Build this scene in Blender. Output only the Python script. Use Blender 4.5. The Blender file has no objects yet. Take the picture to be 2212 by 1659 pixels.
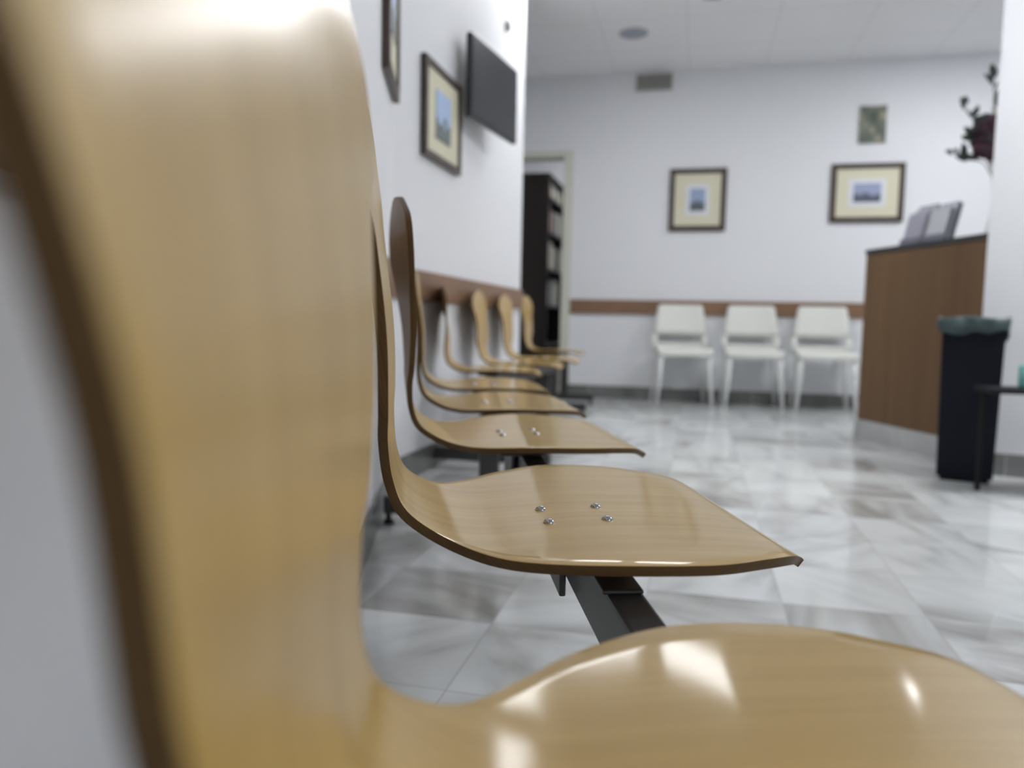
import bpy, bmesh, math, random
from mathutils import Vector, Matrix
random.seed(7)
sc = bpy.context.scene
COL = sc.collection

# ---------------------------------------------------------------- camera, world, lights, exposure
RA = math.radians(19.0)                       # the near row runs 19 degrees left of the room axis (+Y)
YAW, PITCH, ROLL = math.radians(5.5334) - RA, math.radians(4.7042), math.radians(1.1689)
CAM_Z = 0.645
F_ = Vector((math.sin(YAW)*math.cos(PITCH), math.cos(YAW)*math.cos(PITCH), -math.sin(PITCH)))
R0 = Vector((math.cos(YAW), -math.sin(YAW), 0)); U0 = R0.cross(F_)
R_ = R0*math.cos(ROLL) + U0*math.sin(ROLL); U_ = U0*math.cos(ROLL) - R0*math.sin(ROLL)
cam = bpy.data.cameras.new('camera'); camo = bpy.data.objects.new('camera', cam); COL.objects.link(camo)
M = Matrix((R_, U_, -F_)).transposed().to_4x4(); M.translation = Vector((0, 0, CAM_Z))
camo.matrix_world = M
cam.sensor_width = 36.0; cam.sensor_fit = 'HORIZONTAL'; cam.lens = 36.0*1660/2212
cam.clip_start = 0.01; cam.clip_end = 60
cam.dof.use_dof = True; cam.dof.focus_distance = 0.80; cam.dof.aperture_fstop = 3.2
sc.camera = camo

w = bpy.data.worlds.new('world'); sc.world = w; w.use_nodes = True
w.node_tree.nodes['Background'].inputs[0].default_value = (0.75, 0.82, 1.0, 1)
w.node_tree.nodes['Background'].inputs[1].default_value = 0.15
sc.view_settings.view_transform = 'Standard'; sc.view_settings.look = 'None'
sc.view_settings.gamma = 1.0; sc.view_settings.use_curve_mapping = False
sc.view_settings.exposure = 0.42
LED_COLOR = (0.97, 0.98, 1.0, 1)
# ceiling LED panels in the 0.6 m tile grid: centre x, y, half length, emission
CEIL = 2.72
PANELS = [(-0.75, 4.68, 0.30, 9.0), (0.02, 4.66, 0.30, 9.0), (1.95, 2.75, 0.30, 37.0), (2.55, -1.4, 0.30, 24.0), (1.95, 5.2, 0.30, 24.0)]
FILL_STRENGTH = 0.9; FILL_COLOR = (0.90, 0.94, 1.0, 1)   # unseen glowing pane added in the right wall to brighten the room

# ---------------------------------------------------------------- materials
def mat(name, color, rough=0.5, metal=0.0, coat=0.0, spec=0.5):
    m = bpy.data.materials.new(name); m.use_nodes = True
    b = m.node_tree.nodes['Principled BSDF']
    b.inputs['Base Color'].default_value = (*color, 1); b.inputs['Roughness'].default_value = rough
    b.inputs['Metallic'].default_value = metal; b.inputs['Coat Weight'].default_value = coat
    b.inputs['Specular IOR Level'].default_value = spec
    return m
def nd(m, t, **kw):
    n = m.node_tree.nodes.new(t)
    for k, v in kw.items():
        if hasattr(n, k): setattr(n, k, v)
        else: n.inputs[k].default_value = v
    return n
def lk(m, a, b): m.node_tree.links.new(a, b)
def bsdf(m): return m.node_tree.nodes['Principled BSDF']
def ramp(m, stops):
    r = nd(m, 'ShaderNodeValToRGB'); e = r.color_ramp.elements
    while len(e) < len(stops): e.new(0.5)
    for el, (p, c) in zip(e, stops): el.position = p; el.color = (*c, 1)
    return r
def mapped(m, src, scale, out='UV', loc=(0, 0, 0)):
    tc = nd(m, 'ShaderNodeTexCoord'); mp = nd(m, 'ShaderNodeMapping')
    mp.inputs['Scale'].default_value = scale; mp.inputs['Location'].default_value = loc
    lk(m, tc.outputs[src], mp.inputs['Vector']); return mp
def bump(m, height, strength, dist=0.001):
    b = nd(m, 'ShaderNodeBump'); b.inputs['Strength'].default_value = strength; b.inputs['Distance'].default_value = dist
    lk(m, height, b.inputs['Height']); lk(m, b.outputs[0], bsdf(m).inputs['Normal']); return b

def wood(name, c1, c2, rough, coat, src='UV', scale=(1.2, 30, 1), coat_rough=0.085):
    m = mat(name, c1, rough, coat=coat, spec=0.3)
    mp = mapped(m, src, scale)
    n = nd(m, 'ShaderNodeTexNoise', Scale=3.0, Detail=6.0, Roughness=0.6); lk(m, mp.outputs[0], n.inputs['Vector'])
    n2 = nd(m, 'ShaderNodeTexNoise', Scale=0.7, Detail=2.0); lk(m, mp.outputs[0], n2.inputs['Vector'])
    mx = nd(m, 'ShaderNodeMix', data_type='FLOAT'); mx.inputs[0].default_value = 0.45
    lk(m, n.outputs[0], mx.inputs[2]); lk(m, n2.outputs[0], mx.inputs[3])
    r = ramp(m, [(0.3, c1), (0.7, c2)]); lk(m, mx.outputs[0], r.inputs[0])
    lk(m, r.outputs[0], bsdf(m).inputs['Base Color'])
    bsdf(m).inputs['Coat Roughness'].default_value = coat_rough
    wv = nd(m, 'ShaderNodeTexNoise', Scale=14.0, Detail=1.0); tcw = nd(m, 'ShaderNodeTexCoord'); lk(m, tcw.outputs['Object'], wv.inputs['Vector'])
    sm = nd(m, 'ShaderNodeMath', operation='MULTIPLY_ADD'); sm.inputs[1].default_value = 0.12; lk(m, n.outputs[0], sm.inputs[0]); lk(m, wv.outputs[0], sm.inputs[2])
    bump(m, sm.outputs[0], 0.12, 0.002)
    return m
M_WOOD = wood('varnished_beech_veneer', (0.475, 0.305, 0.080), (0.60, 0.41, 0.130), 0.42, 0.65)
M_WOOD_SHADED = wood('varnished_veneer_rear_shaded', (0.20, 0.105, 0.042), (0.27, 0.155, 0.065), 0.5, 0.12)  # darkened copy of the seat veneer; shade on the wall side is in its colour
# the lacquer of the backrests is worn matt, that of the seats still glossy
_tc = nd(M_WOOD, 'ShaderNodeTexCoord'); _sp = nd(M_WOOD, 'ShaderNodeSeparateXYZ'); lk(M_WOOD, _tc.outputs['UV'], _sp.inputs[0])
_mr = nd(M_WOOD, 'ShaderNodeMapRange'); lk(M_WOOD, _sp.outputs['X'], _mr.inputs['Value'])
for k, v in (('From Min', 0.30), ('From Max', 0.42), ('To Min', 0.27), ('To Max', 0.09)): _mr.inputs[k].default_value = v
lk(M_WOOD, _mr.outputs[0], bsdf(M_WOOD).inputs['Coat Roughness'])
M_EDGE = mat('plywood_edge', (0.13, 0.08, 0.028), 0.5, coat=0.05, spec=0.25)
mp = mapped(M_EDGE, 'UV', (1.5, 420, 1)); _n = nd(M_EDGE, 'ShaderNodeTexNoise', Scale=1.0, Detail=2.0)
lk(M_EDGE, mp.outputs[0], _n.inputs['Vector']); _r = ramp(M_EDGE, [(0.35, (0.090, 0.048, 0.014)), (0.65, (0.120, 0.066, 0.021))])
lk(M_EDGE, _n.outputs[0], _r.inputs[0]); lk(M_EDGE, _r.outputs[0], bsdf(M_EDGE).inputs['Base Color'])
M_COUNTER = wood('walnut_counter_veneer', (0.135, 0.078, 0.038), (0.21, 0.122, 0.060), 0.45, 0.0, 'Object', (14, 14, 0.5))
M_RAIL = wood('brown_wood_rail', (0.21, 0.125, 0.075), (0.28, 0.165, 0.10), 0.45, 0.1, 'Object', (12, 1.0, 12))
M_FRAME = wood('dark_frame_wood', (0.05, 0.033, 0.027), (0.085, 0.06, 0.05), 0.4, 0.2, 'Object', (6, 6, 6))
M_SHELF = wood('black_brown_shelf_wood', (0.018, 0.013, 0.012), (0.032, 0.024, 0.022), 0.5, 0.1, 'Object', (20, 20, 1))

def plaster(name, c, rough=0.6, spec=0.3):
    m = mat(name, c, rough, spec=spec)
    mp = mapped(m, 'Object', (1, 1, 1)); n = nd(m, 'ShaderNodeTexNoise', Scale=160.0, Detail=3.0)
    lk(m, mp.outputs[0], n.inputs['Vector']); bump(m, n.outputs[0], 0.08, 0.002)
    return m
M_WALL = plaster('white_wall_paint', (0.80, 0.81, 0.835))
M_CREAM = mat('cream_door_paint', (0.66, 0.66, 0.58), 0.4)
M_CEIL = mat('white_ceiling_tile', (0.88, 0.88, 0.895), 0.8, spec=0.2)
mp = mapped(M_CEIL, 'Object', (1, 1, 1), loc=(0.15, -0.1, 0))
_b = nd(M_CEIL, 'ShaderNodeTexBrick', offset=0.0, squash=1.0)
for k, v in {'Scale': 1.0, 'Mortar Size': 0.004, 'Brick Width': 0.6, 'Row Height': 0.6, 'Mortar Smooth': 0.3}.items(): _b.inputs[k].default_value = v
_b.inputs['Color1'].default_value = _b.inputs['Color2'].default_value = (0.88, 0.88, 0.895, 1); _b.inputs['Mortar'].default_value = (0.74, 0.74, 0.76, 1)
lk(M_CEIL, mp.outputs[0], _b.inputs['Vector']); lk(M_CEIL, _b.outputs[0], bsdf(M_CEIL).inputs['Base Color'])

def marble(name, tile, loc, base_stops, rough):
    m = mat(name, (0.6, 0.6, 0.6), rough)
    mp = mapped(m, 'Object', (1/tile, 1/tile, 1/tile), loc=loc)
    fl = nd(m, 'ShaderNodeVectorMath', operation='FLOOR'); lk(m, mp.outputs[0], fl.inputs[0])
    wn = nd(m, 'ShaderNodeTexWhiteNoise', noise_dimensions='3D'); lk(m, fl.outputs[0], wn.inputs['Vector'])
    off = nd(m, 'ShaderNodeVectorMath', operation='MULTIPLY'); off.inputs[1].default_value = (30, 30, 30); lk(m, wn.outputs['Color'], off.inputs[0])
    add = nd(m, 'ShaderNodeVectorMath', operation='ADD'); lk(m, mp.outputs[0], add.inputs[0]); lk(m, off.outputs[0], add.inputs[1])
    rt = nd(m, 'ShaderNodeVectorRotate', rotation_type='Z_AXIS'); ra_ = nd(m, 'ShaderNodeMath', operation='MULTIPLY'); ra_.inputs[1].default_value = 6.283
    lk(m, wn.outputs['Value'], ra_.inputs[0]); lk(m, ra_.outputs[0], rt.inputs['Angle']); lk(m, add.outputs[0], rt.inputs['Vector'])
    st = nd(m, 'ShaderNodeMapping'); st.inputs['Rotation'].default_value = (0, 0, 0.7); st.inputs['Scale'].default_value = (0.7, 2.0, 1); lk(m, rt.outputs[0], st.inputs['Vector'])
    n = nd(m, 'ShaderNodeTexNoise', Scale=0.9, Detail=5.0, Roughness=0.5, Distortion=0.9); lk(m, st.outputs[0], n.inputs['Vector'])
    # per-tile brightness shift
    sh = nd(m, 'ShaderNodeMath', operation='MULTIPLY_ADD'); sh.inputs[1].default_value = 0.22; sh.inputs[2].default_value = -0.11; lk(m, wn.outputs['Value'], sh.inputs[0])
    s2 = nd(m, 'ShaderNodeMath', operation='ADD'); lk(m, n.outputs[0], s2.inputs[0]); lk(m, sh.outputs[0], s2.inputs[1])
    r = ramp(m, base_stops); lk(m, s2.outputs[0], r.inputs[0])
    br = nd(m, 'ShaderNodeTexBrick', offset=0.0, squash=1.0)
    for k, v in {'Scale': 1.0, 'Mortar Size': 0.004, 'Brick Width': 1.0, 'Row Height': 1.0, 'Mortar Smooth': 0.1}.items(): br.inputs[k].default_value = v
    lk(m, mp.outputs[0], br.inputs['Vector'])
    mx = nd(m, 'ShaderNodeMix', data_type='RGBA'); lk(m, br.outputs['Fac'], mx.inputs[0]); lk(m, r.outputs[0], mx.inputs[6]); mx.inputs[7].default_value = (0.44, 0.44, 0.44, 1)
    lk(m, mx.outputs[2], bsdf(m).inputs['Base Color'])
    return m
FLOOR_STOPS = [(0.22, (0.33, 0.325, 0.31)), (0.40, (0.52, 0.525, 0.515)), (0.52, (0.66, 0.685, 0.685)), (0.72, (0.76, 0.785, 0.785))]
M_FLOOR = marble('grey_white_marble_tiles', 0.31, (-0.217/0.31, -1.852/0.31, 0), FLOOR_STOPS, 0.12)
M_SKIRT = marble('grey_marble_skirting', 0.45, (0, 0, 0), [(0.2, (0.10, 0.10, 0.096)), (0.6, (0.20, 0.20, 0.195)), (0.8, (0.27, 0.27, 0.27))], 0.25)
M_PLINTH = marble('pale_marble_plinth', 0.40, (0, 0, 0), [(0.2, (0.45, 0.45, 0.45)), (0.6, (0.62, 0.62, 0.62)), (0.8, (0.70, 0.70, 0.70))], 0.2)

M_BLACK = mat('black_powder_coated_steel', (0.042, 0.041, 0.040), 0.33)
M_CHROME = mat('chrome_bolt', (0.42, 0.42, 0.43), 0.16, metal=1.0)
M_RUBBER = mat('black_rubber_foot', (0.012, 0.012, 0.012), 0.7)
M_WHITEPL = mat('white_chair_plastic', (0.80, 0.81, 0.76), 0.4)
M_WHITELEG = mat('white_painted_chair_leg', (0.80, 0.81, 0.80), 0.35)
M_BIN = mat('navy_black_bin_plastic', (0.0075, 0.0095, 0.016), 0.55, spec=0.15)
M_TABLE = mat('black_matt_table', (0.012, 0.012, 0.013), 0.6, spec=0.2)
M_BAG = mat('grey_green_bin_liner', (0.055, 0.085, 0.09), 0.3)
mp = mapped(M_BAG, 'Object', (18, 18, 18)); _n = nd(M_BAG, 'ShaderNodeTexNoise', Scale=1.0, Detail=4.0); lk(M_BAG, mp.outputs[0], _n.inputs['Vector'])
bump(M_BAG, _n.outputs[0], 0.8, 0.012)
M_TVB = mat('tv_black_plastic', (0.012, 0.014, 0.016), 0.35)
M_TVS = mat('tv_glass_screen', (0.025, 0.027, 0.033), 0.32, spec=0.5)
M_MAT = mat('cream_picture_mount', (0.70, 0.67, 0.51), 0.7)
M_MATW = mat('white_inner_mount', (0.72, 0.74, 0.78), 0.7)
M_GREY = mat('grey_metal_grille', (0.34, 0.335, 0.31), 0.45)
M_GREYD = mat('dark_grille_gap', (0.10, 0.10, 0.095), 0.6)
M_DLRING = mat('downlight_grey_rim', (0.42, 0.44, 0.48), 0.4)
M_DLGLASS = mat('downlight_unlit_diffuser', (0.33, 0.36, 0.42), 0.3)
M_COUNTERTOP = mat('dark_grey_counter_top', (0.045, 0.05, 0.055), 0.3)
M_VASE = mat('white_ceramic_vase', (0.78, 0.79, 0.80), 0.2)
M_STEM = mat('dried_brown_stem', (0.05, 0.045, 0.035), 0.7)
M_LEAF = mat('dark_grey_green_leaf', (0.045, 0.055, 0.05), 0.6)
M_FLOWER = mat('dark_burgundy_flower', (0.05, 0.016, 0.028), 0.6)
M_FLOWERY = mat('pale_yellow_flower', (0.55, 0.52, 0.28), 0.6)
M_PAPER = mat('lavender_grey_leaflet', (0.40, 0.40, 0.47), 0.5)
M_PAPER2 = mat('pale_grey_leaflet', (0.60, 0.61, 0.66), 0.5)
M_ACRYL = mat('smoky_plastic_holder', (0.22, 0.22, 0.27), 0.25)
M_TEAL = mat('teal_plastic', (0.20, 0.55, 0.50), 0.3)
def led(em):
    m = bpy.data.materials.new('led_diffuser'); m.use_nodes = True
    e = nd(m, 'ShaderNodeEmission'); e.inputs[0].default_value = LED_COLOR; e.inputs[1].default_value = em
    lk(m, e.outputs[0], m.node_tree.nodes['Material Output'].inputs['Surface']); return m
M_FILL = bpy.data.materials.new('added_fill_glow'); M_FILL.use_nodes = True  # glow of the added fill pane
_e = nd(M_FILL, 'ShaderNodeEmission'); _e.inputs[0].default_value = FILL_COLOR; _e.inputs[1].default_value = FILL_STRENGTH
lk(M_FILL, _e.outputs[0], M_FILL.node_tree.nodes['Material Output'].inputs['Surface'])
M_LEDRIM = mat('white_panel_rim', (0.75, 0.75, 0.76), 0.4)

def picture(name, sky, ground, seed):
    m = mat(name, sky, 0.6)
    tc = nd(m, 'ShaderNodeTexCoord'); sp = nd(m, 'ShaderNodeSeparateXYZ'); lk(m, tc.outputs['UV'], sp.inputs[0])
    n = nd(m, 'ShaderNodeTexNoise', Scale=4.0, Detail=3.0); n.noise_dimensions = '4D'; n.inputs['W'].default_value = seed; lk(m, tc.outputs['UV'], n.inputs['Vector'])
    ma = nd(m, 'ShaderNodeMath', operation='MULTIPLY_ADD'); ma.inputs[1].default_value = 0.9; lk(m, n.outputs[0], ma.inputs[0])
    iv = nd(m, 'ShaderNodeMath', operation='MULTIPLY'); iv.inputs[1].default_value = -1.0; lk(m, sp.outputs['Y'], iv.inputs[0]); lk(m, iv.outputs[0], ma.inputs[2])
    r = ramp(m, [(0.0, sky), (0.08, ground)]); lk(m, ma.outputs[0], r.inputs[0]); lk(m, r.outputs[0], bsdf(m).inputs['Base Color'])
    return m
M_PIC1 = picture('sky_and_town_print', (0.42, 0.55, 0.78), (0.17, 0.20, 0.20), 1.3)
M_PIC2 = picture('blue_grey_view_print', (0.30, 0.38, 0.55), (0.10, 0.12, 0.14), 4.1)
M_PIC3 = picture('harbour_print', (0.32, 0.36, 0.52), (0.09, 0.10, 0.15), 7.7)
M_CANVAS = mat('dark_green_canvas', (0.12, 0.14, 0.11), 0.6)
mp = mapped(M_CANVAS, 'UV', (2.2, 2.2, 1)); _n = nd(M_CANVAS, 'ShaderNodeTexNoise', Scale=1.0, Detail=4.0); lk(M_CANVAS, mp.outputs[0], _n.inputs['Vector'])
_r = ramp(M_CANVAS, [(0.35, (0.06, 0.085, 0.07)), (0.5, (0.15, 0.165, 0.13)), (0.68, (0.42, 0.40, 0.28))]); lk(M_CANVAS, _n.outputs[0], _r.inputs[0]); lk(M_CANVAS, _r.outputs[0], bsdf(M_CANVAS).inputs['Base Color'])

# ---------------------------------------------------------------- geometry helpers
def tag(o, label=None, cat=None, group=None, kind=None):
    if label: o['label'] = label
    if cat: o['category'] = cat
    if group: o['group'] = group
    if kind: o['kind'] = kind
    return o
def thing(name, label, cat, loc=(0, 0, 0), rotz=0.0, group=None):
    o = bpy.data.objects.new(name, None); COL.objects.link(o); o.location = loc; o.rotation_euler = (0, 0, rotz)
    o.empty_display_size = 0.1
    return tag(o, label, cat, group)
def obj(name, bm, mats, parent=None, smooth=False, bevel=0.0, loc=None, rot=None):
    me = bpy.data.meshes.new(name); bmesh.ops.recalc_face_normals(bm, faces=bm.faces); bm.to_mesh(me); bm.free()
    for m in (mats if isinstance(mats, (list, tuple)) else [mats]): me.materials.append(m)
    if smooth:
        for p in me.polygons: p.use_smooth = True
    o = bpy.data.objects.new(name, me); COL.objects.link(o)
    if parent: o.parent = parent
    if loc: o.location = loc
    if rot: o.rotation_euler = rot
    if bevel:
        b = o.modifiers.new('bevel', 'BEVEL'); b.width = bevel; b.segments = 2; b.limit_method = 'ANGLE'; b.angle_limit = math.radians(40)
    return o
def box(bm, x0, x1, y0, y1, z0, z1, mi=0, mtx=None):
    vs = [bm.verts.new((x, y, z)) for x in (x0, x1) for y in (y0, y1) for z in (z0, z1)]
    if mtx: 
        for v in vs: v.co = mtx @ v.co
    for f in ((0,1,3,2), (4,6,7,5), (0,4,5,1), (2,3,7,6), (0,2,6,4), (1,5,7,3)):
        fc = bm.faces.new([vs[i] for i in f]); fc.material_index = mi
    return vs
def prism(bm, pts, z0, z1, mi=0):
    a = [bm.verts.new((x, y, z0)) for x, y in pts]; b = [bm.verts.new((x, y, z1)) for x, y in pts]
    n = len(pts)
    for f in [bm.faces.new(a[::-1]), bm.faces.new(b)] + [bm.faces.new((a[i], a[(i+1) % n], b[(i+1) % n], b[i])) for i in range(n)]: f.material_index = mi
def lathe(bm, prof, n=24, c=(0, 0, 0), mi=0):
    rings = []
    for r, z in prof:
        rings.append([bm.verts.new((c[0]+r*math.cos(2*math.pi*i/n), c[1]+r*math.sin(2*math.pi*i/n), c[2]+z)) for i in range(n)] if r > 1e-6 else [bm.verts.new((c[0], c[1], c[2]+z))])
    for a, b in zip(rings, rings[1:]):
        for i in range(n):
            j = (i+1) % n
            q = [a[i % len(a)], a[j % len(a)], b[j % len(b)], b[i % len(b)]]
            u = []
            for v in q:
                if v not in u: u.append(v)
            if len(u) >= 3:
                f = bm.faces.new(u); f.material_index = mi
    for r in (rings[0], rings[-1]):
        if len(r) > 2:
            f = bm.faces.new(r); f.material_index = mi
def tube(bm, pts, r, n=8, mi=0):
    pts = [Vector(p) for p in pts]; rs = r if isinstance(r, (list, tuple)) else [r]*len(pts); rings = []
    for i, p in enumerate(pts):
        t = (pts[min(i+1, len(pts)-1)] - pts[max(i-1, 0)]).normalized()
        a = t.orthogonal().normalized() if i == 0 else (ref - t*ref.dot(t)).normalized()
        ref = a; b = t.cross(a)
        rings.append([bm.verts.new(p + (a*math.cos(2*math.pi*k/n) + b*math.sin(2*math.pi*k/n))*rs[i]) for k in range(n)])
    for a, b in zip(rings, rings[1:]):
        for k in range(n): bm.faces.new((a[k], a[(k+1) % n], b[(k+1) % n], b[k])).material_index = mi
    bm.faces.new(rings[0][::-1]); bm.faces.new(rings[-1])
def NB(): return bmesh.new()
def B1(*a, **k):
    bm = NB(); box(bm, *a, **k); return bm
def struct(name, bm, m, parent=None, bevel=0.0):
    o = obj(name, bm, m, parent, bevel=bevel); o['kind'] = 'structure'; return o

# ---------------------------------------------------------------- the room
C_, S_ = math.cos(RA), math.sin(RA)
def bench_xy(v, u): return Vector((v*C_ - u*S_, v*S_ + u*C_))
A1 = math.radians(17.5)                        # direction of the near left wall
D1 = Vector((-math.sin(A1), math.cos(A1))); P1 = bench_xy(-0.185, 2.4)
WX = -1.11; YB = 6.60
CORNER = P1 + D1*((WX - P1.x)/D1.x)
NEAR = P1 - D1*((P1.y + 2.6)/D1.y)              # where that wall leaves the room behind the camera
N1 = Vector((math.cos(A1), math.sin(A1)))       # its normal, into the room
END_Y = 4.81
struct('floor', B1(-3.2, 5.2, -2.8, 9.2, -0.1, 0.0), M_FLOOR)
struct('ceiling', B1(-3.2, 5.2, -2.8, 9.2, CEIL, CEIL+0.1), M_CEIL)
bm = NB(); prism(bm, [NEAR, CORNER, CORNER - N1*0.15 + Vector((0, 0.0)), NEAR - N1*0.15], 0, CEIL); struct('wall_left_near', bm, M_WALL)
bm = NB(); prism(bm, [(WX, CORNER.y), (WX, END_Y), (WX-0.15, END_Y), (WX-0.15, CORNER.y)], 0, CEIL); struct('wall_left', bm, M_WALL)
DX0, DX1, DZ = -2.02, -1.16, 2.045              # doorway in the back wall
bm = NB(); box(bm, DX1+0.08, 5.1, YB, YB+0.15, 0, CEIL); box(bm, -2.6, DX0-0.08, YB, YB+0.15, 0, CEIL); box(bm, DX0-0.08, DX1+0.08, YB, YB+0.15, DZ+0.05, CEIL)
struct('wall_back', bm, M_WALL)
struct('wall_alcove', B1(-2.75, -2.6, 4.0, YB+0.15, 0, CEIL), M_WALL)
struct('wall_alcove_front', B1(-2.6, WX-0.15, 4.0, 4.12, 0, CEIL), M_WALL)
bm = NB(); WY0, WY1, WZ0, WZ1 = 3.9, 6.3, 0.95, 2.45
box(bm, 5.0, 5.1, -2.7, WY0, 0, CEIL); box(bm, 5.0, 5.1, WY1, YB, 0, CEIL); box(bm, 5.0, 5.1, WY0, WY1, 0, WZ0); box(bm, 5.0, 5.1, WY0, WY1, WZ1, CEIL)
struct('wall_right', bm, M_WALL)
wf = NB()
for a in ((WY0, WY1, WZ0, WZ0+0.05), (WY0, WY1, WZ1-0.05, WZ1)): box(wf, 5.0, 5.08, *a)
for k in range(4):
    yy = WY0 + k*(WY1-WY0-0.05)/3; box(wf, 5.0, 5.08, yy, yy+0.05, WZ0+0.05, WZ1-0.05)
wo = struct('fill_light_frame', wf, M_WALL)  # frame of the added fill light, out of view behind the pillar
struct('fill_light_pane', B1(5.05, 5.06, WY0+0.01, WY1-0.01, WZ0+0.01, WZ1-0.01), M_FILL, wo)
struct('wall_front', B1(NEAR.x-0.1, 5.0, -2.7, -2.6, 0, CEIL), M_WALL)
# room beyond the doorway
bm = NB(); box(bm, -2.75, -1.72+0.0, 8.6, 8.7, 0, CEIL); box(bm, -1.72, 0.2, 8.6, 8.7, 0, CEIL); struct('wall_far_room', bm, M_WALL)
struct('wall_far_room_left', B1(-2.75, -2.6, YB+0.15, 8.6, 0, CEIL), M_WALL)
struct('wall_far_room_right', B1(0.1, 0.2, YB+0.15, 8.6, 0, CEIL), M_WALL)
# doorway casing
bm = NB(); box(bm, DX1, DX1+0.08, YB-0.015, YB+0.165, 0, DZ+0.05); box(bm, DX0-0.08, DX0, YB-0.015, YB+0.165, 0, DZ+0.05); box(bm, DX0, DX1, YB-0.015, YB+0.165, DZ, DZ+0.05)
struct('door_1', bm, M_CREAM, bevel=0.004)
# pillar on the right
PIL = [(1.23, 3.83), (3.2, 3.41), (3.2, 3.58), (1.345, 3.95)]
bm = NB(); prism(bm, PIL, 0, CEIL); struct('wall_pillar', bm, M_WALL)
bm = NB(); prism(bm, [(3.2, 3.30), (5.0, 3.30), (5.0, 3.60), (3.2, 3.60)], 0, CEIL); struct('wall_right_return', bm, M_WALL)
# skirtings
SK = 0.105
bm = NB(); box(bm, DX1+0.08, 5.0, YB-0.012, YB, 0, SK); struct('baseboard_back', bm, M_SKIRT)
bm = NB(); box(bm, WX, WX+0.012, CORNER.y+0.01, END_Y, 0, SK); struct('baseboard_left', bm, M_SKIRT)
bm = NB(); prism(bm, [NEAR, CORNER, CORNER + N1*0.012 - D1*0.004, NEAR + N1*0.012], 0, SK); struct('baseboard_left_near', bm, M_SKIRT)
pd = (Vector(PIL[1]) - Vector(PIL[0])).normalized(); pn = Vector((pd.y, -pd.x))
bm = NB(); prism(bm, [PIL[0], PIL[1], Vector(PIL[1]) + pn*0.012, Vector(PIL[0]) + pn*0.012], 0, 0.10); struct('baseboard_right', bm, M_SKIRT)
# chair rails
RZ0, RZ1 = 0.720, 0.840
struct('trim_1', B1(DX1+0.085, 4.9, YB-0.02, YB, RZ0, RZ1), M_RAIL, bevel=0.004)
struct('trim_2', B1(WX, WX+0.02, CORNER.y+0.012, END_Y-0.01, RZ0, RZ1), M_RAIL, bevel=0.004)
bm = NB(); prism(bm, [NEAR, CORNER - D1*0.002, CORNER + N1*0.02 - D1*0.008, NEAR + N1*0.02], RZ0, RZ1); struct('trim_3', bm, M_RAIL)

# ---------------------------------------------------------------- ceiling fittings
PLAB = {0: 'square LED ceiling panel above the television, close to the left wall', 1: 'square LED ceiling panel just short of the round downlights', 2: 'square LED ceiling panel in front of the white pillar', 3: 'square LED ceiling panel behind the camera on the right', 4: 'square LED ceiling panel over the reception desk'}
for i, (x, y, hl, em) in enumerate(PANELS):
    t = thing('ceiling_light', PLAB[i], 'ceiling light', (x, y, CEIL), 0, 'LED panels in the ceiling')
    bm = NB()
    for a in ((-hl, hl, -0.3, -0.28), (-hl, hl, 0.28, 0.3), (-hl, -hl+0.02, -0.28, 0.28), (hl-0.02, hl, -0.28, 0.28)): box(bm, *a, -0.012, 0.0)
    obj('frame', bm, M_LEDRIM, t)
    obj('diffuser', B1(-hl+0.02, hl-0.02, -0.28, 0.28, -0.008, -0.002), led(em), t)
t = thing('ceiling_light', 'round LED light in the room beyond the doorway', 'ceiling light', (-1.0, 7.6, CEIL))
bm = NB(); lathe(bm, [(0.17, 0), (0.17, -0.012), (0.15, -0.014), (0.15, -0.004)], 32); obj('frame', bm, M_LEDRIM, t)
bm = NB(); lathe(bm, [(0.15, -0.006), (0.15, -0.012)], 32); obj('diffuser', bm, led(45.0), t)
for x, y, lab in ((-0.53, 5.735, 'round grey unlit downlight in the ceiling above the air grille'), (0.02, 5.14, 'round unlit downlight cut off by the top edge of the photo')):
    t = thing('downlight', lab, 'downlight', (x, y, CEIL), 0, 'round downlights in the ceiling')
    bm = NB(); lathe(bm, [(0.105, 0), (0.105, -0.006), (0.098, -0.010), (0.085, -0.008), (0.085, -0.001)], 32); obj('rim', bm, M_DLRING, t, smooth=True)
    bm = NB(); lathe(bm, [(0.085, -0.002), (0.085, -0.005), (0, -0.005)], 32); obj('diffuser', bm, M_DLGLASS, t)

# ---------------------------------------------------------------- wooden beam seats
PROF = [[-0.0690,0.8508,0.0203],[-0.0680,0.8400,0.0980],[-0.0665,0.8180,0.1720],[-0.0640,0.7930,0.2240],[-0.0606,0.7533,0.2324],[-0.0535,0.7015,0.1817],[-0.0458,0.6314,0.1573],[-0.0441,0.568,0.1458],[-0.0449,0.5326,0.1169],[-0.0403,0.4926,0.0904],[-0.0266,0.4649,0.0967],[0.0078,0.4457,0.1175],[0.0463,0.4403,0.1575],[0.0864,0.4427,0.1885],[0.1538,0.4473,0.2127],[0.231,0.446,0.2117],[0.2868,0.4427,0.1891],[0.3227,0.4379,0.1665],[0.345,0.4276,0.1400],[0.3515,0.4228,0.1340]]
KB, KS = 0.0, 0.02        # how hollow the back and the seat are across their width
def catmull(P, m):
    P = [Vector(p) for p in P]; Q = [2*P[0]-P[1]] + P + [2*P[-1]-P[-2]]; out = []
    for i in range(1, len(Q)-2):
        a, b, c, d = Q[i-1:i+3]
        for k in range(m):
            t = k/m; out.append(0.5*(2*b + (c-a)*t + (2*a-5*b+4*c-d)*t*t + (3*b-a-3*c+d)*t**3))
    out.append(P[-1]); return out
TH = 0.009; PIV = 0.18
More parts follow.
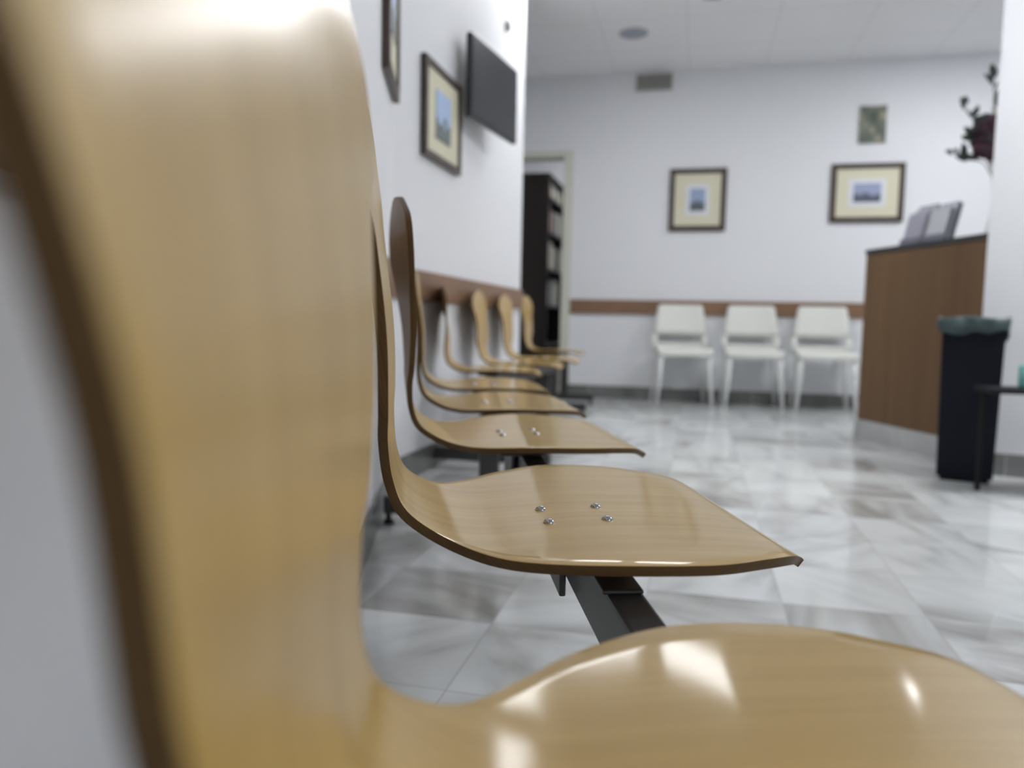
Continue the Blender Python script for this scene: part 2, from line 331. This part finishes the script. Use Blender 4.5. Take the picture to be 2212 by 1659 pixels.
def shell_bm(rot, twist, tilt, back=1.0, seat_tilt=0.0, m=6, K=18):
    """bent plywood shell: x towards the seat front, y along the row, z up"""
    P = [list(p) for p in PROF]
    if back != 1.0:
        for p in P:
            if p[1] > 0.47 and p[0] < -0.02: p[1] = 0.47 + (p[1]-0.47)*back
            if back < 1 and p[1] > 0.6 and p[0] < -0.02: p[2] *= 0.93
    D = catmull(P, m)
    arc = [0.0]
    for a, b in zip(D, D[1:]): arc.append(arc[-1] + math.hypot(b.x-a.x, b.y-a.y))
    bm = NB(); uvl = bm.loops.layers.uv.new('UVMap'); uv = {}
    def place(v, y, z, hw):
        rp = max(0.0, min(1.0, (z-0.46)/0.25)) if v < 0.05 else 0.0
        v2 = v - twist*rp*y; dv = v2 - PIV
        rs = max(0.0, min(1.0, (v+0.02)/0.08)); z += seat_tilt*(y - hw)*rs*rs*(3-2*rs)
        X = PIV + dv*math.cos(rot) - y*math.sin(rot); Y = y*math.cos(rot) + dv*math.sin(rot)
        return Vector((X, Y, z + tilt*Y))
    top, bot = [], []
    for i, d in enumerate(D):
        a = D[max(i-1, 0)]; b = D[min(i+1, len(D)-1)]
        tx, tz = b.x-a.x, b.y-a.y; L = math.hypot(tx, tz) or 1; nx, nz = -tz/L, tx/L
        hw = max(d.z, 0.005); rt, rb = [], []
        for k in range(K+1):
            s = -1 + 2*k/K; y = hw*s
            if d.y > 0.5:
                h2 = 0.2324 if d.y > 0.7532*back + 0.47*(1-back) else hw; dish = KB*(h2*h2 - y*y)
            else: dish = KS*(hw*hw - y*y)
            dx, dy = d.x - nx*dish, d.y - nz*dish
            v = bm.verts.new(place(dx, y, dy, hw)); uv[v] = (arc[i], y); rt.append(v)
            v = bm.verts.new(place(dx - nx*TH, y, dy - nz*TH, hw)); uv[v] = (arc[i], y + TH); rb.append(v)
        top.append(rt); bot.append(rb)
    n = len(D)
    for i in range(n-1):
        for k in range(K):
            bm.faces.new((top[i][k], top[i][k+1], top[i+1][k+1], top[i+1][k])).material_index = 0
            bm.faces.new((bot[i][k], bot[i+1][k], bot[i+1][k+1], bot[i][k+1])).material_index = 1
        for k in (0, K):
            bm.faces.new((top[i][k], top[i+1][k], bot[i+1][k], bot[i][k])).material_index = 2
    for i in (0, n-1):
        for k in range(K): bm.faces.new((top[i][k], top[i][k+1], bot[i][k+1], bot[i][k])).material_index = 2
    for f in bm.faces:
        for l in f.loops: l[uvl].uv = uv[l.vert]
    return bm
def seat_z(v):
    for a, b in zip(PROF[10:], PROF[11:]):
        if a[0] <= v <= b[0]: return a[1] + (b[1]-a[1])*(v-a[0])/(b[0]-a[0])
def bolt_bm():
    bm = NB(); lathe(bm, [(0.0060, -0.003), (0.0063, -0.0004), (0.0061, 0.0006), (0.0052, 0.0023), (0.0035, 0.0036), (0.0016, 0.0042), (0, 0.0044)], 24); return bm
BEAM_V0, BEAM_V1, BEAM_Z0, BEAM_Z1 = 0.148, 0.182, 0.353, 0.410
def leg_parts(t, u, ox, oy):
    vm = (BEAM_V0+BEAM_V1)/2
    lg = obj('leg', B1(vm-0.031-ox, vm+0.031-ox, u-0.02-oy, u+0.02-oy, 0.092, BEAM_Z0), M_BLACK, t, bevel=0.003)
    bm = NB(); box(bm, -0.165-ox, 0.40-ox, u-0.03-oy, u+0.03-oy, 0.036, 0.092); obj('foot_bar', bm, M_BLACK, lg, bevel=0.006)
    for v in (-0.15, 0.375):
        bm = NB(); lathe(bm, [(0.018, 0), (0.018, 0.008), (0.009, 0.012), (0.009, 0.036)], 16, (v-ox, u-oy, 0)); obj('levelling_foot', bm, M_RUBBER, lg)
def bench(label, loc, rotz, seats, beam_u, legs, org=(0.0, 0.0)):
    ox, oy = org
    t = thing('beam_seating_bench', label, 'bench', loc, rotz, 'beam benches along the left wall')
    obj('beam', B1(BEAM_V0-ox, BEAM_V1-ox, beam_u[0]-oy, beam_u[1]-oy, BEAM_Z0, BEAM_Z1), M_BLACK, t, bevel=0.004)
    for u in legs: leg_parts(t, u, ox, oy)
    for (u, off, dz, rot, twist, tilt, back, lab, *more) in seats:
        st = more[0] if more else 0.0
        bm = shell_bm(rot, twist, tilt, back, st)
        s = obj('seat', bm, [M_WOOD, M_WOOD_SHADED, M_EDGE], t, smooth=True, bevel=0.0011, loc=(off-ox, u-oy, dz))
        if lab: s['label'] = lab
        bm = NB(); box(bm, BEAM_V0-0.001, BEAM_V1+0.002, -0.185, 0.16, BEAM_Z1+0.0003-dz, BEAM_Z1+0.0045-dz); box(bm, BEAM_V0-0.04, BEAM_V1+0.01, -0.10, 0.10, BEAM_Z1+0.0045-dz, 0.4325-dz)
        box(bm, BEAM_V0-0.008, BEAM_V0-0.0005, 0.0, 0.14, BEAM_Z0-0.012-dz, BEAM_Z1-dz)
        obj('bracket', bm, M_BLACK, s, bevel=0.003)
        for v in (0.1145, 0.1745):
            for y in (-0.066, -0.015):
                h = 0.20 + (v-0.1145)*0.2; c_, s_ = math.cos(rot), math.sin(rot)
                obj('bolt', bolt_bm(), M_CHROME, s, smooth=True, loc=(PIV + (v-PIV)*c_ - y*s_, y*c_ + (v-PIV)*s_, seat_z(v) + tilt*y - KS*(h*h-y*y) + st*(y-h)))
    return t
o = bench_xy(0.17, 1.0)
bench('long five-seat wooden beam bench running from the camera into the corner', (o.x, o.y, 0), RA,
      [(0.269, 0.0074, 0.0026, 0.0123, -0.0578, -0.0164, 1.0, 'nearest seat, its tall back filling the left of the photo', 0.046),
       (0.820, -0.0033, -0.0001, 0.0308, 0.0099, 0.0080, 1.0, 'second seat, in sharp focus'),
       (1.388, -0.0038, 0.0018, 0.0428, 0.0722, 0.0020, 1.0, 'third seat, its back twisted to show the brown rear'),
       (1.920, 0.0, 0.0, 0.03, 0.0, 0.0, 0.97, None), (2.450, 0.0, 0.0, 0.0, 0.0, 0.0, 0.85, None)],
      (-0.10, 2.62), (0.02, 2.41), (0.17, 1.0))
bench('three-seat wooden beam bench against the wall under the television', (-0.985, 3.68, 0), 0.0,
      [(-0.53, 0, 0, 0.20, 0.17, 0, 0.84, None), (0.0, 0, 0, 0.08, 0.04, 0, 0.84, None), (0.53, 0, 0, 0.06, 0.01, 0, 0.84, None)],
      (-0.75, 0.72), (-0.50, 0.50))
bench('single wooden beam seat beyond the wall end beside the doorway', (-1.135, 5.40, 0), 0.06,
      [(0.0, 0, 0, -0.04, 0.0, 0, 0.94, None)], (-0.25, 0.60), (0.53, -0.2))

# ---------------------------------------------------------------- pictures, television, wall fittings
def uv_quad(bm, p):
    uvl = bm.loops.layers.uv.verify(); vs = [bm.verts.new(q) for q in p]; f = bm.faces.new(vs)
    for l, c in zip(f.loops, ((0, 0), (1, 0), (1, 1), (0, 1))): l[uvl].uv = c
def uv_slab(bm, x0, x1, z0, z1, y, t=0.002):
    """thin printed sheet whose face looks to -y"""
    uvl = bm.loops.layers.uv.verify(); vs = box(bm, x0, x1, y, y+t, z0, z1)
    for f in bm.faces:
        for l in f.loops:
            c = l.vert.co; l[uvl].uv = ((c.x-x0)/(x1-x0), (c.z-z0)/(z1-z0))
def framed(label, loc, rotz, W, H, fw, pw, ph, pic, group, inner=True, lean=0.0, dy=0.0):
    """picture whose face looks to local -y; loc = centre on the wall"""
    t = thing('framed_picture', label, 'picture', loc, rotz, group); t.rotation_euler = (lean, 0, rotz)
    bm = NB(); d = 0.026
    for a in ((-W/2, W/2, H/2-fw, H/2), (-W/2, W/2, -H/2, -H/2+fw), (-W/2, -W/2+fw, -H/2+fw, H/2-fw), (W/2-fw, W/2, -H/2+fw, H/2-fw)): box(bm, a[0], a[1], -d, -0.002, a[2], a[3])
    obj('frame', bm, M_FRAME, t, bevel=0.003)
    obj('mount', B1(-W/2+fw, W/2-fw, -0.016, -0.004, -H/2+fw, H/2-fw), M_MAT, t)
    if inner: obj('inner_mount', B1(-pw/2-0.035, pw/2+0.035, -0.0175, -0.016, -ph/2-0.035+dy, ph/2+0.035+dy), M_MATW, t)
    bm = NB(); uv_slab(bm, -pw/2, pw/2, -ph/2+dy, ph/2+dy, -0.0195); obj('print', bm, pic, t)
    return t
framed('upright framed picture on the back wall, left of the two', (-0.043, YB, 1.665), 0, 0.455, 0.505, 0.042, 0.12, 0.18, M_PIC2, 'framed pictures')
framed('landscape framed picture on the back wall beside the reception desk', (1.245, YB, 1.698), 0, 0.535, 0.452, 0.040, 0.20, 0.145, M_PIC3, 'framed pictures')
framed('framed town view on the left wall, left of the television', (WX, 3.205, 1.50), math.pi/2, 0.48, 0.395, 0.030, 0.19, 0.20, M_PIC1, 'framed pictures', inner=False)
q = P1 + D1*0.25
framed('edge-on framed picture on the near wall, cut off by the top edge', (q.x, q.y, 1.68), A1 + math.pi/2, 0.40, 0.54, 0.035, 0.18, 0.22, M_PIC1, 'framed pictures', inner=False)
t = thing('canvas_picture', 'small unframed dark green picture above the landscape frame', 'picture', (1.258, YB, 2.22))
bm = NB(); box(bm, -0.098, 0.098, -0.018, -0.003, -0.142, 0.142); obj('stretcher', bm, M_CREAM, t)
bm = NB(); uv_slab(bm, -0.097, 0.097, -0.141, 0.141, -0.020, 0.002); obj('canvas', bm, M_CANVAS, t)

TV0, TV1 = Vector((-1.03, 3.40)), Vector((-0.955, 3.98))
tc = (TV0+TV1)/2; ta = math.atan2(TV1.y-TV0.y, TV1.x-TV0.x); TW = (TV1-TV0).length
t = thing('television', 'black flat television mounted high on the left wall', 'television', (tc.x, tc.y, 1.745), ta)
obj('housing', B1(-TW/2, TW/2, 0.0, 0.03, -0.185, 0.185), M_TVB, t, bevel=0.006)
obj('screen', B1(-TW/2+0.014, TW/2-0.014, -0.002, 0.004, -0.168, 0.172), M_TVS, t)
bm = NB(); box(bm, -0.10, 0.10, 0.03, 0.045, -0.09, 0.09); box(bm, -0.02, 0.02, 0.045, 0.108, -0.02, 0.02); obj('wall_bracket', bm, M_BLACK, t)
t = thing('motion_sensor', 'small grey sensor on the left wall beyond the television', 'sensor', (WX, 4.315, 2.29))
bm = NB(); lathe(bm, [(0.032, 0), (0.032, 0.012), (0.026, 0.022), (0.012, 0.028), (0, 0.029)], 20)
o = obj('sensor_dome', bm, M_GREY, t, smooth=True, rot=(0, math.pi/2, 0))
t = thing('air_grille', 'grey slatted ventilation grille high on the back wall', 'vent', (-0.427, YB, 2.625))
bm = NB()
for a in ((-0.147, 0.147, 0.05, 0.066), (-0.147, 0.147, -0.066, -0.05), (-0.147, -0.132, -0.05, 0.05), (0.132, 0.147, -0.05, 0.05)): box(bm, a[0], a[1], -0.015, -0.001, a[2], a[3])
obj('frame', bm, M_GREY, t)
obj('backing', B1(-0.132, 0.132, -0.004, -0.001, -0.05, 0.05), M_GREYD, t)
bm = NB()
for k in range(6): box(bm, -0.132, 0.132, -0.012, -0.004, -0.047+k*0.0165, -0.047+k*0.0165+0.0105)
obj('slats', bm, M_GREY, t)

# ---------------------------------------------------------------- white chairs at the back wall
def curved_panel(bm, rows, th, K=10):
    """rows: (z, y, half-width, bow) swept into a sheet of thickness th (towards +y)"""
    F, B = [], []
    for z, y, hw, bow in rows:
        f, b = [], []
        for k in range(K+1):
            s = -1+2*k/K; yy = y - bow*s*s
            f.append(bm.verts.new((hw*s, yy, z))); b.append(bm.verts.new((hw*s, yy+th, z)))
        F.append(f); B.append(b)
    for i in range(len(rows)-1):
        for k in range(K):
            bm.faces.new((F[i][k], F[i][k+1], F[i+1][k+1], F[i+1][k])); bm.faces.new((B[i][k], B[i+1][k], B[i+1][k+1], B[i][k+1]))
        for k in (0, K): bm.faces.new((F[i][k], F[i+1][k], B[i+1][k], B[i][k]))
    for i in (0, len(rows)-1):
        for k in range(K): bm.faces.new((F[i][k], F[i][k+1], B[i][k+1], B[i][k]))
def white_chair(label, loc, rotz):
    t = thing('plastic_chair', label, 'chair', loc, rotz, 'white chairs along the back wall')
    # seat: slightly dished sheet
    bm = NB(); ys = [-0.215, -0.205, -0.15, -0.05, 0.06, 0.15, 0.19]; zs = [0.425, 0.445, 0.452, 0.446, 0.443, 0.447, 0.456]; hw = [0.205, 0.212, 0.218, 0.216, 0.208, 0.198, 0.19]
    T, Bt = [], []
    for y, z, h in zip(ys, zs, hw):
        T.append([bm.verts.new((h*(-1+2*k/10), y, z + 0.008*(-1+2*k/10)**2)) for k in range(11)]); Bt.append([bm.verts.new((h*(-1+2*k/10), y+0.004, z-0.03)) for k in range(11)])
    for i in range(len(ys)-1):
        for k in range(10): bm.faces.new((T[i][k], T[i][k+1], T[i+1][k+1], T[i+1][k])); bm.faces.new((Bt[i][k], Bt[i+1][k], Bt[i+1][k+1], Bt[i][k+1]))
        for k in (0, 10): bm.faces.new((T[i][k], T[i+1][k], Bt[i+1][k], Bt[i][k]))
    for i in (0, len(ys)-1):
        for k in range(10): bm.faces.new((T[i][k], T[i][k+1], Bt[i][k+1], Bt[i][k]))
    obj('seat', bm, M_WHITEPL, t, smooth=True, bevel=0.004)
    # backrest: a wide upper panel over an open slot, closed below by a low strip and side posts
    bm = NB(); curved_panel(bm, [(0.560, 0.180, 0.211, 0.02), (0.60, 0.187, 0.210, 0.022), (0.68, 0.20, 0.200, 0.025), (0.77, 0.215, 0.186, 0.027), (0.798, 0.22, 0.176, 0.027), (0.806, 0.222, 0.16, 0.025)], 0.014)
    for s in (-1, 1):
        tube(bm, [(s*0.19, 0.165, 0.44), (s*0.205, 0.165, 0.49), (s*0.203, 0.172, 0.56)], [0.024, 0.022, 0.018], 10)
    curved_panel(bm, [(0.44, 0.172, 0.19, 0.01), (0.475, 0.172, 0.196, 0.012), (0.490, 0.174, 0.20, 0.014)], 0.014)
    obj('backrest', bm, M_WHITEPL, t, smooth=True)
    for sx in (-1, 1):
        for (y0, y1) in ((-0.18, -0.215), (0.15, 0.20)):
            bm = NB(); tube(bm, [(sx*0.185, y0, 0.438), (sx*0.192, (y0+y1)/2, 0.25), (sx*0.215, y1, 0.0)], [0.020, 0.018, 0.013], 12); obj('leg', bm, M_WHITELEG, t, smooth=True)
for x, y, r, lab in ((-0.115, 6.335, 0.16, 'white plastic chair at the back wall, leftmost of the three'), (0.425, 6.33, 0.05, 'white plastic chair at the back wall, middle of the three'),
                     (0.955, 6.33, 0.0, 'white plastic chair at the back wall, next to the reception desk')):
    white_chair(lab, (x, y, 0), r)

# ---------------------------------------------------------------- reception desk and what stands on it
L0 = Vector((0.93, 4.835)); L1 = Vector((1.298, 3.968)); ld = (L1-L0).normalized(); ln = Vector((-ld.y, ld.x))   # ln: away from the customers
if ln.x < 0: ln = -ln
la = math.atan2(ld.y, ld.x); LEN = (L1-L0).length
t = thing('reception_desk', 'tall walnut reception desk with a dark top and pale plinth', 'desk', (L0.x, L0.y, 0), la)
# local x runs along the front towards the pillar; the customers' side is local -y
obj('front_panel', B1(0, LEN, 0, 0.03, 0.115, 1.065), M_COUNTER, t, bevel=0.002)
obj('end_panel', B1(0.0, 0.03, 0.031, 0.55, 0.115, 1.065), M_COUNTER, t, bevel=0.002)
obj('plinth', B1(-0.01, LEN, -0.012, 0.54, 0.0, 0.114), M_PLINTH, t)
obj('worktop', B1(-0.005, LEN, -0.006, 0.42, 1.066, 1.094), M_COUNTERTOP, t, bevel=0.003)
obj('inner_shelf', B1(0.031, LEN, 0.031, 0.55, 0.70, 0.73), M_COUNTERTOP, t)
def desk_pt(a, b): return L0 + ld*a + ln*b
for i, (a, lab, labs) in enumerate(((0.075, 'left leaflet holder on the reception desk', 'left'), (0.255, 'right leaflet holder on the reception desk', 'right'))):
    p = desk_pt(a + 0.09, 0.17)
    t = thing('leaflet_holder', 'smoky plastic leaflet rack on the desk, ' + labs + ' of the two', 'leaflet holder', (p.x, p.y, 1.094), la, 'leaflet racks on the desk')
    LEAN = Matrix.Rotation(-0.24, 4, 'X')
    bm = NB(); box(bm, -0.080, 0.080, -0.045, 0.105, 0, 0.006); obj('base', bm, M_ACRYL, t)
    bm = NB(); box(bm, -0.080, 0.080, 0.030, 0.034, 0.006, 0.255 - 0.02*i, 0, LEAN); obj('back_plate', bm, M_ACRYL, t)
    bm = NB(); box(bm, -0.080, 0.080, -0.034, -0.030, 0.018, 0.05, 0, LEAN); obj('front_lip', bm, M_ACRYL, t)
    for k in range(4):
        bm = NB(); y = -0.022 + k*0.013; hh = (0.195, 0.205, 0.225, 0.24)[k]
        box(bm, -0.076 + 0.005*k, 0.076 - 0.006*((k+i) % 3), y, y+0.006, 0.022, hh, 0, LEAN)
        o = obj('leaflet', bm, (M_PAPER, M_PAPER2, M_PAPER, M_PAPER2)[(k+i) % 4], loc=(p.x, p.y, 1.094), rot=(0, 0, la))
        tag(o, '%s leaflet in the %s rack on the desk' % (('lavender-grey front', 'second', 'third', 'rearmost')[k], labs), 'leaflet', 'leaflets on the reception desk')
vp = Vector((1.435, 4.415))
t = tag(obj('vase', None or (lambda b: (lathe(b, [(0, 0), (0.045, 0), (0.048, 0.01), (0.03, 0.06), (0.018, 0.14), (0.016, 0.24), (0.022, 0.33), (0.04, 0.40), (0.036, 0.40), (0.018, 0.33), (0.012, 0.2), (0, 0.19)], 28), b)[1])(NB()), M_VASE, smooth=True, loc=(vp.x, vp.y, 1.094)),
        'slim white vase on the reception desk against the pillar', 'vase')
t = thing('dried_flowers', 'dark dried flowers with burgundy blooms standing in the white vase', 'flowers', (vp.x, vp.y, 1.30))
rl = Vector((0.9725, 0.2329, 0))                # sideways as seen from the seats
def leaf(bm, p, d, L, wd):
    d = d.normalized(); s = d.cross(Vector((0.3, -0.9, 0.2))).normalized(); n = s.cross(d)
    pts = [(0, 0.05), (0.25, 0.8), (0.5, 1.0), (0.75, 0.7), (1.0, 0.02)]; A, Bv = [], []
    for q, w_ in pts:
        c = p + d*L*q + n*L*0.12*math.sin(q*3)
        A.append(bm.verts.new(c + s*wd*w_/2)); Bv.append(bm.verts.new(c - s*wd*w_/2))
    for i in range(4): bm.faces.new((A[i], A[i+1], Bv[i+1], Bv[i]))
STEMS = [(-0.20, 0.46), (-0.06, 0.60), (-0.26, 0.24), (-0.13, 0.35), (0.02, 0.40), (-0.18, 0.34), (0.08, 0.55)]
for i, (dx, dz) in enumerate(STEMS):
    tip = rl*dx + Vector((0, 0, dz)) + Vector((random.uniform(-.02, .02), random.uniform(-.04, .04), 0)); mid = rl*dx*0.25 + Vector((0, 0, 0.17 + (dz-0.2)*0.4))
    pts = [Vector((0, 0, -0.02)), Vector((0, 0, 0.10)) + rl*dx*0.02, mid, (mid+tip)/2 + Vector((0, 0, 0.02)), tip]
    bm = NB(); tube(bm, pts, [0.003, 0.003, 0.0028, 0.0024, 0.0018], 6); obj('stem', bm, M_STEM, t, smooth=True)
    bm = NB()
    for k in range(9 if i < 2 else 7):
        q = 0.45 + 0.55*k/8; a = mid.lerp(tip, min(1, (q-0.35)/0.65))
        leaf(bm, a, (tip-mid).normalized()*0.6 + Vector((random.uniform(-1, 1), random.uniform(-1, 1), random.uniform(-.4, .8))), random.uniform(0.055, 0.09), random.uniform(0.032, 0.05))
    o = obj('leaves', bm, M_LEAF, t); sm = o.modifiers.new('thick', 'SOLIDIFY'); sm.thickness = 0.001
def bloom(c, r, m):
    bm = NB(); bmesh.ops.create_icosphere(bm, subdivisions=3, radius=r)
    for v in bm.verts:
        k = 1 + 0.18*math.sin(v.co.x*230+1)*math.sin(v.co.y*210+2)*math.sin(v.co.z*250) + random.uniform(-.05, .05); v.co *= k
    bmesh.ops.translate(bm, verts=bm.verts, vec=c); obj('flower_head', bm, m, t, smooth=True)
for dx, dz, r in ((-0.07, 0.31, 0.060), (-0.03, 0.37, 0.062), (-0.10, 0.345, 0.04), (-0.055, 0.245, 0.045), (0.03, 0.30, 0.05), (-0.09, 0.25, 0.038), (-0.01, 0.23, 0.045), (0.05, 0.40, 0.045)):
    bloom(rl*dx + Vector((0, random.uniform(-.03, .03), dz)), r, M_FLOWER)
bloom(rl*-0.015 + Vector((0, -0.05, 0.425)), 0.026, M_FLOWERY)

# ---------------------------------------------------------------- waste bin, low table
t = thing('waste_bin', 'tall navy-black waste bin with a liner, in front of the desk', 'bin', (1.145, 3.665, 0), -0.27)
bm = NB(); a = [bm.verts.new(p) for p in ((-0.104, -0.085, 0.018), (0.104, -0.085, 0.018), (0.104, 0.085, 0.018), (-0.104, 0.085, 0.018))]
b = [bm.verts.new(p) for p in ((-0.115, -0.095, 0.67), (0.115, -0.095, 0.67), (0.115, 0.095, 0.67), (-0.115, 0.095, 0.67))]
c = [bm.verts.new(p) for p in ((-0.109, -0.089, 0.67), (0.109, -0.089, 0.67), (0.109, 0.089, 0.67), (-0.109, 0.089, 0.67))]
d = [bm.verts.new(p) for p in ((-0.10, -0.08, 0.03), (0.10, -0.08, 0.03), (0.10, 0.08, 0.03), (-0.10, 0.08, 0.03))]
bm.faces.new(a[::-1]); bm.faces.new(d)
for i in range(4):
    j = (i+1) % 4
    for p, q in ((a, b), (b, c), (c, d)): bm.faces.new((p[i], p[j], q[j], q[i]))
obj('body', bm, M_BIN, t, bevel=0.006)
bm = NB(); n = 72; rings = []
prof_ = [(-0.012, 0.60), (0.0, 0.69), (0.012, 0.70), (0.018, 0.69), (0.014, 0.66)]
def rr(th, e):   # rounded rectangle outline
    cx, cy = math.cos(th), math.sin(th); k = 1/max(abs(cx)/(0.115+e), abs(cy)/(0.095+e)); return cx*k, cy*k
for o_, z in prof_ + [(0.013, None)]:
    ring = []
    for i in range(n):
        th = 2*math.pi*i/n; x, y = rr(th, o_ + 0.004*math.sin(5*th+1) + 0.003*math.sin(11*th))
        if z is None: zz = 0.625 - 0.022*math.sin(th*1.0 + 0.9) - 0.018*math.sin(2*th-0.4) + 0.006*math.sin(7*th)
        else: zz = z + 0.005*math.sin(4*th+2)*(z > 0.65)
        ring.append(bm.verts.new((x, y, zz)))
    rings.append(ring)
for p, q in zip(rings, rings[1:]):
    for i in range(n): bm.faces.new((p[i], p[(i+1) % n], q[(i+1) % n], q[i]))
o = obj('bin_liner', bm, M_BAG, t, smooth=True); s_ = o.modifiers.new('thick', 'SOLIDIFY'); s_.thickness = 0.0015
bm = NB(); box(bm, -0.09, 0.09, -0.07, 0.07, 0.0, 0.018); obj('base', bm, M_BIN, t)

t = thing('low_table', 'low black table in front of the bin at the right edge', 'table', (1.455, 3.36, 0))
obj('table_top', B1(-0.36, 0.36, -0.10, 0.10, 0.405, 0.424), M_TABLE, t, bevel=0.003)
for s in (-1, 1):
    lg = obj('leg', B1(s*0.330-0.008, s*0.330+0.008, 0.06, 0.078, 0.0, 0.405), M_TABLE, t)
bm = NB(); lathe(bm, [(0, 0), (0.034, 0), (0.036, 0.006), (0.038, 0.085), (0.034, 0.088), (0.032, 0.012), (0, 0.01)], 28)
tag(obj('plastic_cup', bm, M_TEAL, smooth=True, loc=(1.272, 3.40, 0.424)), 'teal plastic cup on the low black table at the right edge', 'cup')

# ---------------------------------------------------------------- bookcase seen through the doorway
BX0, BX1, BY0, BY1, BH = -1.70, -1.365, 7.02, 8.02, 2.00
t = thing('bookcase', 'tall black-brown bookcase standing in the room beyond the doorway', 'bookcase', ((BX0+BX1)/2, (BY0+BY1)/2, 0))
ox, oy = (BX0+BX1)/2, (BY0+BY1)/2; hx, hy = (BX1-BX0)/2, (BY1-BY0)/2
for s in (-1, 1): obj('side_panel', B1(-hx, hx, s*hy-(0.02 if s > 0 else 0), s*hy+(0.02 if s < 0 else 0), 0, BH), M_SHELF, t)
obj('back_panel', B1(-hx, -hx+0.01, -hy+0.02, hy-0.02, 0, BH), M_SHELF, t)
SH = [0.06, 0.42, 0.78, 1.12, 1.46, 1.78, BH-0.02]
for z in SH: obj('shelf', B1(-hx+0.01, hx, -hy+0.02, hy-0.02, z, z+0.02), M_SHELF, t)
BOOKC = [mat('book_cover_cream', (0.62, 0.60, 0.50), 0.6), mat('book_cover_grey', (0.36, 0.37, 0.36), 0.6), mat('book_cover_rose', (0.30, 0.17, 0.16), 0.6), mat('book_cover_black', (0.02, 0.02, 0.025), 0.5), mat('book_cover_olive', (0.25, 0.24, 0.17), 0.6)]
CN = ['cream', 'grey', 'rose', 'black', 'olive']
SN = {1.78: 'top', 1.46: 'second', 1.12: 'third', 0.78: 'fourth'}
for z, nm in SN.items():
    y = BY0 + 0.035; k = 0
    while y < BY1 - 0.12:
        wd = random.uniform(0.045, 0.075); hgt = random.uniform(0.19, 0.27) if z < 1.7 else random.uniform(0.13, 0.175)
        ci = random.choice([0, 0, 1, 2, 3, 3, 4])
        if random.random() > 0.22:
            zb = z + 0.02
            cov = thing('book', '', 'book', (ox, y, zb), 0, 'books and binders on the bookcase')
            bm = NB(); box(bm, -0.06, 0.135, 0, 0.003, 0, hgt); box(bm, -0.06, 0.135, wd-0.003, wd, 0, hgt); box(bm, 0.132, 0.135, 0.003, wd-0.003, 0, hgt); obj('cover', bm, BOOKC[ci], cov)
            obj('pages', B1(-0.056, 0.131, 0.004, wd-0.004, 0.004, hgt-0.004), M_MATW, cov)
            k += 1; cov['label'] = '%s book on the %s shelf of the bookcase, number %s from the near side' % (CN[ci], nm, ('one two three four five six seven eight nine ten eleven twelve thirteen fourteen fifteen sixteen seventeen eighteen nineteen twenty'.split())[k-1])
            y += wd + 0.003
        else: y += 0.06
